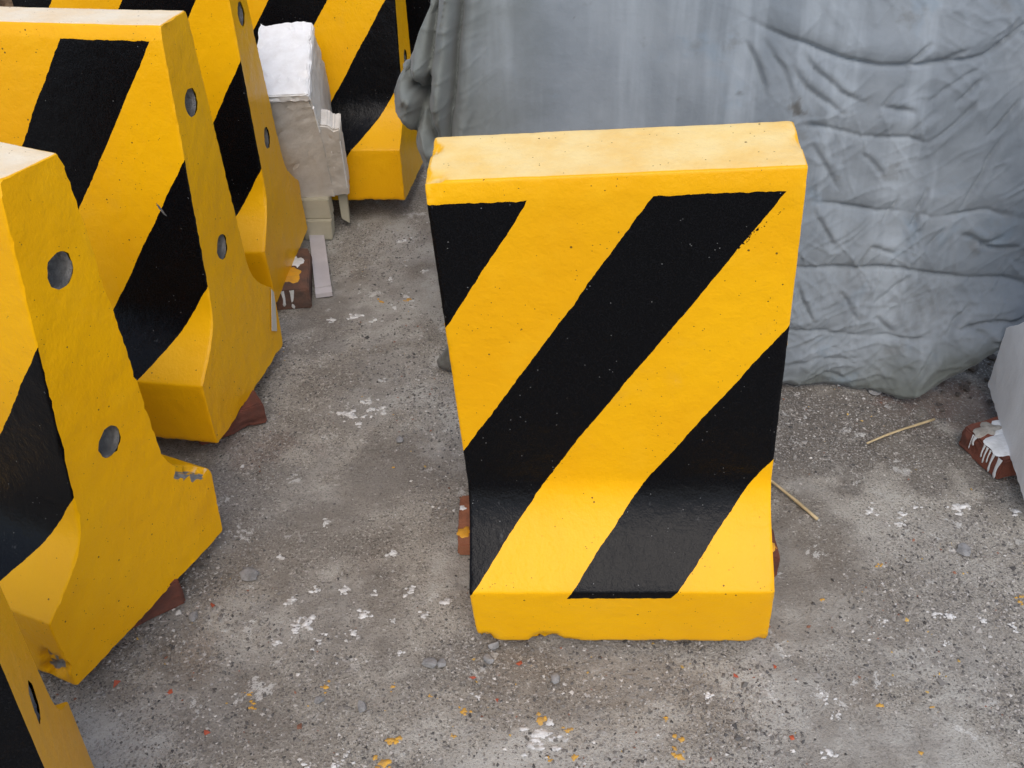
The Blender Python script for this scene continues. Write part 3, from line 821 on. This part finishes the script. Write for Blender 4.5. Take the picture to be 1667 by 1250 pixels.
drip(bk, -.01, -.1075, .058, .012, .011, M_WPAINT)
drip(bk, .012, -.1075, .058, .003, .012, M_WPAINT)
# right edge
bk = brick('red brick topped with spilled white paint that drips down its end, by the white barrier', 1.060, 1.531, .32, (.24, .120, .053), 16)
slab('white_paint', blob(-.074, -.022, .044, 31, n=26, amp=.22, sx=1.15, sy=.85), .0525, .056, M_WPAINT, bk)
slab('white_paint', blob(-.010, -.010, .055, 36, n=26, amp=.22, sx=1.4, sy=.85), .0525, .0555, M_WPAINT, bk)
slab('white_paint', blob(-.045, .012, .034, 37, n=24, amp=.3), .0525, .0552, M_WPAINT, bk)
slab('mortar_lump', blob(-.085, .030, .026, 32, n=22, amp=.4, sx=1.1, sy=.75), .0525, .057, M_MORTAR, bk)
for dy, zb_, w in ((.022, .030, .010), (.028, .016, .003), (-.006, .020, .006), (-.014, .012, .006), (-.023, .020, .005), (-.033, .004, .008), (-.050, .002, .012)):
    drip(bk, -.1205, dy, .0535, zb_, w, M_WPAINT, -1, 0)

# ------------------------------------------------------------------ foam packing block, props, lath
def prism(outline_xz, y0, y1, bevel=.006, seed=1, rough=.0025, cuts=4):
    bm = bmesh.new()
    vs = [bm.verts.new((x, y0, z)) for x, z in outline_xz]
    f = bm.faces.new(vs)
    r = bmesh.ops.extrude_face_region(bm, geom=[f])
    bmesh.ops.translate(bm, vec=(0, y1 - y0, 0), verts=[v for v in r['geom'] if isinstance(v, bmesh.types.BMVert)])
    bmesh.ops.recalc_face_normals(bm, faces=bm.faces[:])
    if bevel: bmesh.ops.bevel(bm, geom=bm.edges[:], offset=bevel, segments=2, affect='EDGES')
    bmesh.ops.triangulate(bm, faces=[f for f in bm.faces if len(f.verts) > 4])
    for _ in range(cuts):
        bmesh.ops.subdivide_edges(bm, edges=[e for e in bm.edges if e.calc_length() > .016], cuts=1)
        bmesh.ops.triangulate(bm, faces=[f for f in bm.faces if len(f.verts) > 4])
    bm.normal_update()
    q = np.array([v.co[:] for v in bm.verts])
    edge_ = rough * 1.6 * np.maximum(0, fbm(q * 55 + seed * 2, 3) - .15)
    d = rough * .5 * fbm(q * 75 + seed, 3) - edge_
    for v, k in zip(bm.verts, d): v.co += v.normal * k
    me = bpy.data.meshes.new('prism'); bm.to_mesh(me); bm.free()
    me.polygons.foreach_set('use_smooth', np.ones(len(me.polygons), bool))
    me.set_sharp_from_angle(angle=math.radians(32))
    return me
# front plane through (y 2.40, z .447) and (y 2.515, z .118); the slab leans back on the barrier behind
fo = empty('foam_block', (-.53, 2.515, .118), (math.atan2(.115, .33), 0, math.radians(3.5)))
# local: x right, z up the grubby front face, y back
outl = [(-.10, 0), (.060, 0), (.068, .006), (.075, .225), (.066, .258), (.058, .262), (.050, .268), (.030, .348), (-.10, .348)]
link('foam_body', prism([(-.10, .0), (.052, 0), (.047, .268), (.034, .348), (-.10, .348)], .0, .270, .005, 3, .004), M_FOAM_D, fo)
link('foam_flange', prism([(.040, .002), (.088, .002), (.092, .20), (.096, .246), (.078, .240), (.066, .256), (.036, .262)], .003, .070, .004, 4, .003), M_FOAM_D, fo)
link('foam_top', prism([(-.104, .344), (.037, .344), (.035, .363), (.028, .368), (-.104, .368)], -.004, .284, .003, 5, .008), M_FOAM, fo)
link('foam_rib', prism([(.058, .03), (.061, .03), (.064, .19), (.060, .19)], .004, .016, .0008, 6, .0004, 2), M_FOAM, fo)
link('foam_rib', prism([(.084, .03), (.087, .03), (.090, .20), (.086, .20)], .004, .016, .0008, 7, .0004, 2), M_FOAM, fo)
link('foam_rib', prism([(.041, .24), (.044, .24), (.040, .32), (.036, .32)], -.003, .008, .0008, 8, .0004, 2), M_FOAM, fo)
tag(fo, 'dirty white polystyrene packing block leaning between two striped barriers', 'foam block')

pb = empty('foam_board', (-.533, 2.49, .0), (.05, 0, -.03))
link('board_upper', prism([(-.05, .062), (.036, .062), (.034, .122), (-.05, .122)], .012, .06, .002, 9, .0006, 3), M_BEIGE, pb)
link('board_lower', prism([(-.046, .0), (.032, .0), (.036, .0615), (-.046, .0615)], .0, .05, .002, 10, .0006, 3), M_BEIGE, pb)
tag(pb, 'cream foam offcuts stacked under the white packing block', 'foam offcut')
pb2 = empty('foam_board', (-.470, 2.56, .0), (.02, 0, .1))
link('board_upper', prism([(-.010, .03), (.012, .012), (.014, .13), (-.012, .13)], .0, .05, .002, 11, .0006, 3), M_BEIGE, pb2)
tag(pb2, 'narrow cream foam offcut at the right of the stacked offcuts', 'foam offcut')

la = empty('lath', (-.515, 2.345, .008), (0, 0, .20))
link('lath_body', prism([(-.021, 0), (.021, 0), (.021, .009), (-.021, .009)], -.135, .16, .0006, 12, .0002, 3), M_LATH, la)
link('lath_end', prism([(-.0215, -.006), (.0215, -.006), (.0215, .0075), (-.0215, .0075)], -.166, -.137, .0006, 13, .0002, 2), M_LATH, la)
tag(la, 'white flat lath lying on the ground under the foam offcuts', 'lath')

# ------------------------------------------------------------------ sticks, stones
def stick(label, a, b, r=.0028, z=.006, r2=None):
    a, b = Vector((*a, z)), Vector((*b, z)); d = b - a; n = 10; k = 7; vs = []; fs = []
    dd = d.normalized(); sidev = dd.cross(Vector((0, 0, 1))).normalized(); u_ = sidev.cross(dd)
    for i in range(n):
        t = i / (n - 1); c = a + d * t + sidev * .003 * math.sin(t * 4 + a.x * 30) ; rr = (r + ((r2 or r) - r) * t) * (1.18 if i in (3, 7) else 1)
        for j in range(k):
            th = j / k * 6.2832; vs.append(c + sidev * rr * math.cos(th) + u_ * rr * .8 * math.sin(th))
    for i in range(n - 1):
        for j in range(k): fs.append((i * k + j, i * k + (j + 1) % k, (i + 1) * k + (j + 1) % k, (i + 1) * k + j))
    fs.append(tuple(range(k))[::-1]); fs.append(tuple(range((n - 1) * k, n * k)))
    o = link('stick', mesh_np('stick', vs, fs), M_STICK)
    return tag(o, label, 'stick', 'sticks on the ground')
stick('thin dry stick lying on the ground below the hem of the grey cover', (.739, 1.552), (.905, 1.628), .0024, .007, .0032)
stick('thin split stick poking out from behind the lone barrier at its right', (.46, 1.545), (.577, 1.335), .0026, .007, .0036)

def rock(r, seed, flat=.6):
    bm = bmesh.new(); bmesh.ops.create_icosphere(bm, subdivisions=2, radius=1)
    q = np.array([v.co[:] for v in bm.verts]); d = 1 + .38 * fbm(q * 1.1 + seed * 3.7, 2)
    rs = np.random.default_rng(seed)
    for v, k in zip(bm.verts, d):
        v.co = v.co * float(k)
    for _ in range(5):                      # broken flat facets
        nv = Vector(rs.normal(size=3)).normalized(); off = rs.uniform(.55, .8)
        for v in bm.verts:
            e = v.co.dot(nv) - off
            if e > 0: v.co -= nv * e
    for v in bm.verts: v.co = Vector((v.co.x * r * 1.15, v.co.y * r * .95, v.co.z * r * flat))
    me = bpy.data.meshes.new('stone'); bm.to_mesh(me); bm.free()
    return me
stones = [(-0.49,1.237,0.0179,.35,'flat grey stone chip near the toe of the barrier at the left edge'),(-0.571,1.143,0.0105,.4,'small bluish stone by the yellow-painted brick under the left edge barrier'),
 (-0.149,1.031,0.0118,.6,'grey pebble left of the lone barrier, left one of a touching pair'),(-0.128,1.03,0.0086,.6,'smaller pebble right of the pair beside the lone barrier'),
 (-0.253,0.947,0.0105,.6,'dark pebble in the gravel at the lower middle, darker of two'),(-0.325,0.964,0.0085,.6,'dark pebble furthest to the left in the lower gravel'),
 (0.061,0.994,0.0095,.6,'dark green-grey pebble below the front of the lone barrier'),(0.809,1.729,0.0132,.35,'flat grey stone in the corner between the cover hem and the white barrier'),
 (0.831,1.253,0.0152,.3,'flat dark stone on the open ground at the right'),(-0.051,1.034,0.0096,.7,'grey pebble close under the chipped corner of the lone barrier'),
 (-0.041,1.063,0.0097,.7,'grey pebble touching the chipped corner of the lone barrier'),(-0.244,1.604,0.0106,.6,'pebble on the gravel midway between the left row and the lone barrier')]
for i, (sx, sy, sr, fl, lb) in enumerate(stones):
    o = link('stone', rock(sr, i + 1, fl), M_STONE)
    o.location = (sx, sy, sr * fl * .45); o.rotation_euler = (0, 0, i * 1.3)
    tag(o, lb, 'stone', 'stones on the ground')

cvs, cfs = [], []
for i, (sx, sy, sr) in enumerate([(.98, 1.90, .016), (1.03, 1.87, .012), (1.06, 1.82, .020), (1.0, 1.80, .010), (1.10, 1.77, .014), (1.08, 1.90, .018), (.94, 1.86, .010), (1.12, 1.85, .012), (1.02, 1.74, .009), (1.15, 1.70, .012), (.96, 1.78, .008)]
                                 + [(float(a_), float(b_), float(c_)) for a_, b_, c_ in zip(rng.uniform(.92, 1.2, 60), rng.uniform(1.66, 1.95, 60), rng.uniform(.002, .007, 60))]):
    rm = rock(sr, 40 + i, .5); off = len(cvs); ca, sa = math.cos(i * 2.1), math.sin(i * 2.1)
    cvs += [(v.co.x * ca - v.co.y * sa + sx, v.co.x * sa + v.co.y * ca + sy, v.co.z + sr * .2) for v in rm.vertices]
    cfs += [tuple(k + off for k in p.vertices) for p in rm.polygons]
tag(link('dirt_clods', mesh_np('dirt_clods', cvs, cfs, False), M_SOIL), 'dark crumbled dirt in the corner beneath the raised cover hem', 'dirt', kind='stuff')

# straw matting behind the row, top left corner
def sack(x, y, sx, sy, sz, seed):
    bm = bmesh.new(); bmesh.ops.create_icosphere(bm, subdivisions=5, radius=1)
    q = np.array([v.co[:] for v in bm.verts])
    d = 1 + .14 * fbm(q * 1.6 + seed, 3) + .03 * fbm(q * [14, 14, 5], 2)
    for v, k in zip(bm.verts, d):
        c = v.co
        v.co = Vector([math.copysign(abs(t) ** .6, t) for t in c]) * float(k)
        v.co = Vector((v.co.x * sx, v.co.y * sy, (v.co.z + 1) * sz))
    me = bpy.data.meshes.new('straw_bundle'); bm.to_mesh(me); bm.free()
    me.polygons.foreach_set('use_smooth', np.ones(len(me.polygons), bool))
    o = link('straw_bundle', me, M_SACK); o.location = (x, y, -.02)
    return tag(o, 'rough brown straw matting bundle behind the barriers in the top left corner', 'bundle')
sack(-1.62, 2.75, .38, .25, .42, 5)

# ------------------------------------------------------------------ paint splashes and grit on the ground
white = [(-0.367,1.704,0.0193),(-0.32,1.711,0.0138),(-0.291,1.719,0.0111),(-0.336,1.665,0.0082),(-0.323,1.74,0.0125),(0.493,0.947,0.0087),(0.503,0.913,0.0064),(0.473,0.852,0.0126),(0.305,0.96,0.0074),(-0.271,0.867,0.0092),(0.032,0.898,0.0204),(0.054,0.871,0.0142),(0.07,0.886,0.0092),(0.022,0.887,0.0102),(0.688,1.362,0.0115),(0.749,1.35,0.009),(0.73,1.327,0.0102),(0.78,1.37,0.0078),(0.863,1.367,0.0158),(-0.285,1.098,0.0111),(-0.404,1.177,0.0081),(-0.369,1.127,0.0136),(-0.342,1.087,0.0089),(-0.273,1.138,0.0124),(-0.218,1.123,0.0067),(-0.19,1.192,0.0091),(-0.165,1.135,0.0078),(-0.313,1.195,0.0092),(-0.363,1.197,0.0081),(-0.256,1.186,0.0068),(-0.202,1.057,0.0065),(-0.128,1.161,0.009),(-0.388,1.108,0.0101),(-0.415,1.083,0.009),(-0.066,0.968,0.0063),(-0.231,1.282,0.0083),(-0.369,1.367,0.0074),(-0.444,1.281,0.0084),(-0.303,1.818,0.0086),(-0.272,2.187,0.0145),(-0.299,2.13,0.0095),(-0.302,2.481,0.0142),(-0.231,2.309,0.0101),(-0.319,2.266,0.01),(-0.45,2.08,0.0095),(-0.397,2.091,0.0126),(-0.341,2.075,0.0094),(0.971,1.355,0.0108),(0.634,1.097,0.007),(0.723,1.108,0.0083),(0.747,1.101,0.0095),(0.802,1.092,0.0072),(0.849,1.078,0.0073),(0.718,1.043,0.0058),(-0.327,0.844,0.0092),(-0.285,0.848,0.0082)]
yellow = [(-0.204,0.89,0.0113),(-0.21,0.852,0.0132),(-0.09,0.94,0.0073),(0.575,0.931,0.0066),(0.611,0.845,0.0054),(0.882,1.13,0.0099),(0.541,1.148,0.0058),(0.033,0.92,0.0093),(0.082,0.854,0.0081),(0.075,0.902,0.0061),(0.044,0.85,0.006),(-0.442,0.979,0.0054),(-0.433,0.955,0.0054),(-0.318,0.989,0.0064),(-0.262,2.163,0.0128),(-0.334,2.16,0.008),(0.232,0.92,0.0062),(-0.207,0.99,0.0053),(-0.103,0.896,0.0041),(0.251,0.881,0.0093),(0.244,0.85,0.0102),(-0.146,0.97,0.0042),(-0.25,1.522,0.0051),(0.658,0.925,0.0044),(0.667,1.223,0.0061)]
red = [(-0.666,1.006,0.0102),(-0.575,0.988,0.0067),(-0.497,0.912,0.0054),(-0.545,1.167,0.0059),(0.001,1.026,0.0064),(-0.076,1.004,0.0064),(-0.036,0.962,0.0052),(0.422,0.877,0.0063),(0.425,1.008,0.0055),(0.357,0.994,0.0054)]

def flakes(name, items, mat, seed, frag=4):
    """dried splashes broken into ragged fragments, lying on the ground: one mesh"""
    rs = np.random.default_rng(seed); vs = []; fs = []
    for (fx, fy, fr) in items:
        for k in range(frag + rs.integers(0, 4)):
            r_ = fr * (rs.uniform(.35, .75) if k == 0 else rs.uniform(.10, .42))
            cx = fx + (0 if k == 0 else rs.normal() * fr * .75); cy = fy + (0 if k == 0 else rs.normal() * fr * .75)
            ol = blob(cx, cy, r_, int(rs.integers(1e9)), 15, .48, rs.uniform(.8, 1.5), rs.uniform(.6, 1.1))
            b = len(vs); n = len(ol)
            zz = ground_h(np.array([p[0] for p in ol] + [cx]), np.array([p[1] for p in ol] + [cy]))
            for (px, py), gz in zip(ol, zz): vs.append((px, py, gz - .0006))
            for (px, py), gz in zip(ol, zz): vs.append((cx + (px - cx) * .85, cy + (py - cy) * .85, gz + .0016))
            vs.append((cx, cy, zz[-1] + .0019))
            for i in range(n):
                j = (i + 1) % n
                fs.append((b + i, b + j, b + n + j, b + n + i)); fs.append((b + n + i, b + n + j, b + 2 * n))
    o = link(name, mesh_np(name, vs, fs), mat)
    return o
M_FLAKE_W = simple('chalky_white_splash', rgb(.66, .65, .63), rgb(.40, .385, .36), .85, 90, 200, .002, .2)
M_FLAKE_Y = simple('yellow_paint_splash', rgb(.62, .34, .05), rgb(.42, .26, .09), .8, 90, 200, .002, .2)
tag(flakes('white_paint_splashes', white, M_FLAKE_W, 3, 6), 'white paint and plaster flakes scattered on the ground', 'paint flakes', kind='stuff')
tag(flakes('yellow_paint_splashes', yellow, M_FLAKE_Y, 4, 3), 'yellow paint flakes scattered on the ground', 'paint flakes', kind='stuff')

def grit(name, n, rmin, rmax, palette, weights, seed, dens, pts=None):
    rs = np.random.default_rng(seed)
    if pts is None:
        cx = rs.uniform(-1.0, 1.45, n * 3); cy = .70 + 2.2 * rs.random(n * 3) ** 1.25
        k = dens(cx, cy) > rs.random(n * 3); cx, cy = cx[k][:n], cy[k][:n]
        rr = rmin * (rmax / rmin) ** (rs.random(len(cx)) ** 2.2)
    else:
        cx, cy, rr = [np.array(q) for q in zip(*pts)]; rr = rr * .8
    m = len(cx)
    octa = np.array([(1, 0, 0), (0, 1, 0), (-1, 0, 0), (0, -1, 0), (0, 0, 1), (0, 0, -1)], float)
    of = np.array([(0, 1, 4), (1, 2, 4), (2, 3, 4), (3, 0, 4), (1, 0, 5), (2, 1, 5), (3, 2, 5), (0, 3, 5)])
    J = octa[None] + rs.normal(size=(m, 6, 3)) * .28
    th = rs.uniform(0, 6.28, m); c, s_ = np.cos(th), np.sin(th)
    J[..., 0] *= rs.uniform(.8, 1.5, m)[:, None]; J[..., 2] *= rs.uniform(.35, .8, m)[:, None]
    Vx = J[..., 0] * c[:, None] - J[..., 1] * s_[:, None]; Vy = J[..., 0] * s_[:, None] + J[..., 1] * c[:, None]
    gz = ground_h(cx, cy)
    V = np.stack([cx[:, None] + Vx * rr[:, None], cy[:, None] + Vy * rr[:, None], gz[:, None] + (J[..., 2] + .25) * rr[:, None]], -1).reshape(-1, 3)
    F = (of[None] + (np.arange(m) * 6)[:, None, None]).reshape(-1, 3)
    me = mesh_np(name, V, F, False)
    pal = np.array(palette)[rs.choice(len(palette), m, p=np.array(weights) / sum(weights))] * rs.uniform(.7, 1.25, (m, 1))
    colr = np.concatenate([np.repeat(pal, 6, 0), np.ones((m * 6, 1))], 1).astype(np.float32)
    at = me.attributes.new('tint', 'FLOAT_COLOR', 'POINT'); at.data.foreach_set('color', colr.ravel())
    return link(name, me, M_GRAIN)
dens = lambda x, y: np.clip(.22 + 1.15 * n2(x, y, 2.6, 6., 3) + .5 * np.exp(-((x + .05) ** 2 + (y - 1.03) ** 2) / .03), .03, 1)
GREY = [(.16, .148, .134), (.25, .232, .21), (.36, .335, .305), (.085, .08, .076), (.48, .46, .43), (.24, .11, .07), (.46, .30, .09)]
tag(grit('gravel', 110000, .0009, .0034, GREY, [32, 36, 22, 12, 4, .8, .35], 5, dens), 'loose grit and small gravel strewn over the ground', 'gravel', kind='stuff')
tag(grit('coarse_gravel', 1300, .0030, .0060, GREY, [32, 32, 22, 12, 4, 1.5, .5], 6, lambda x, y: dens(x, y) ** 2), 'coarser gravel lumps among the grit', 'gravel', kind='stuff')
tag(grit('brick_crumbs', 0, 0, 0, [(.38, .085, .04), (.30, .07, .04)], [1, 1], 8, None, red), 'red brick crumbs scattered on the ground', 'brick crumbs', kind='stuff')
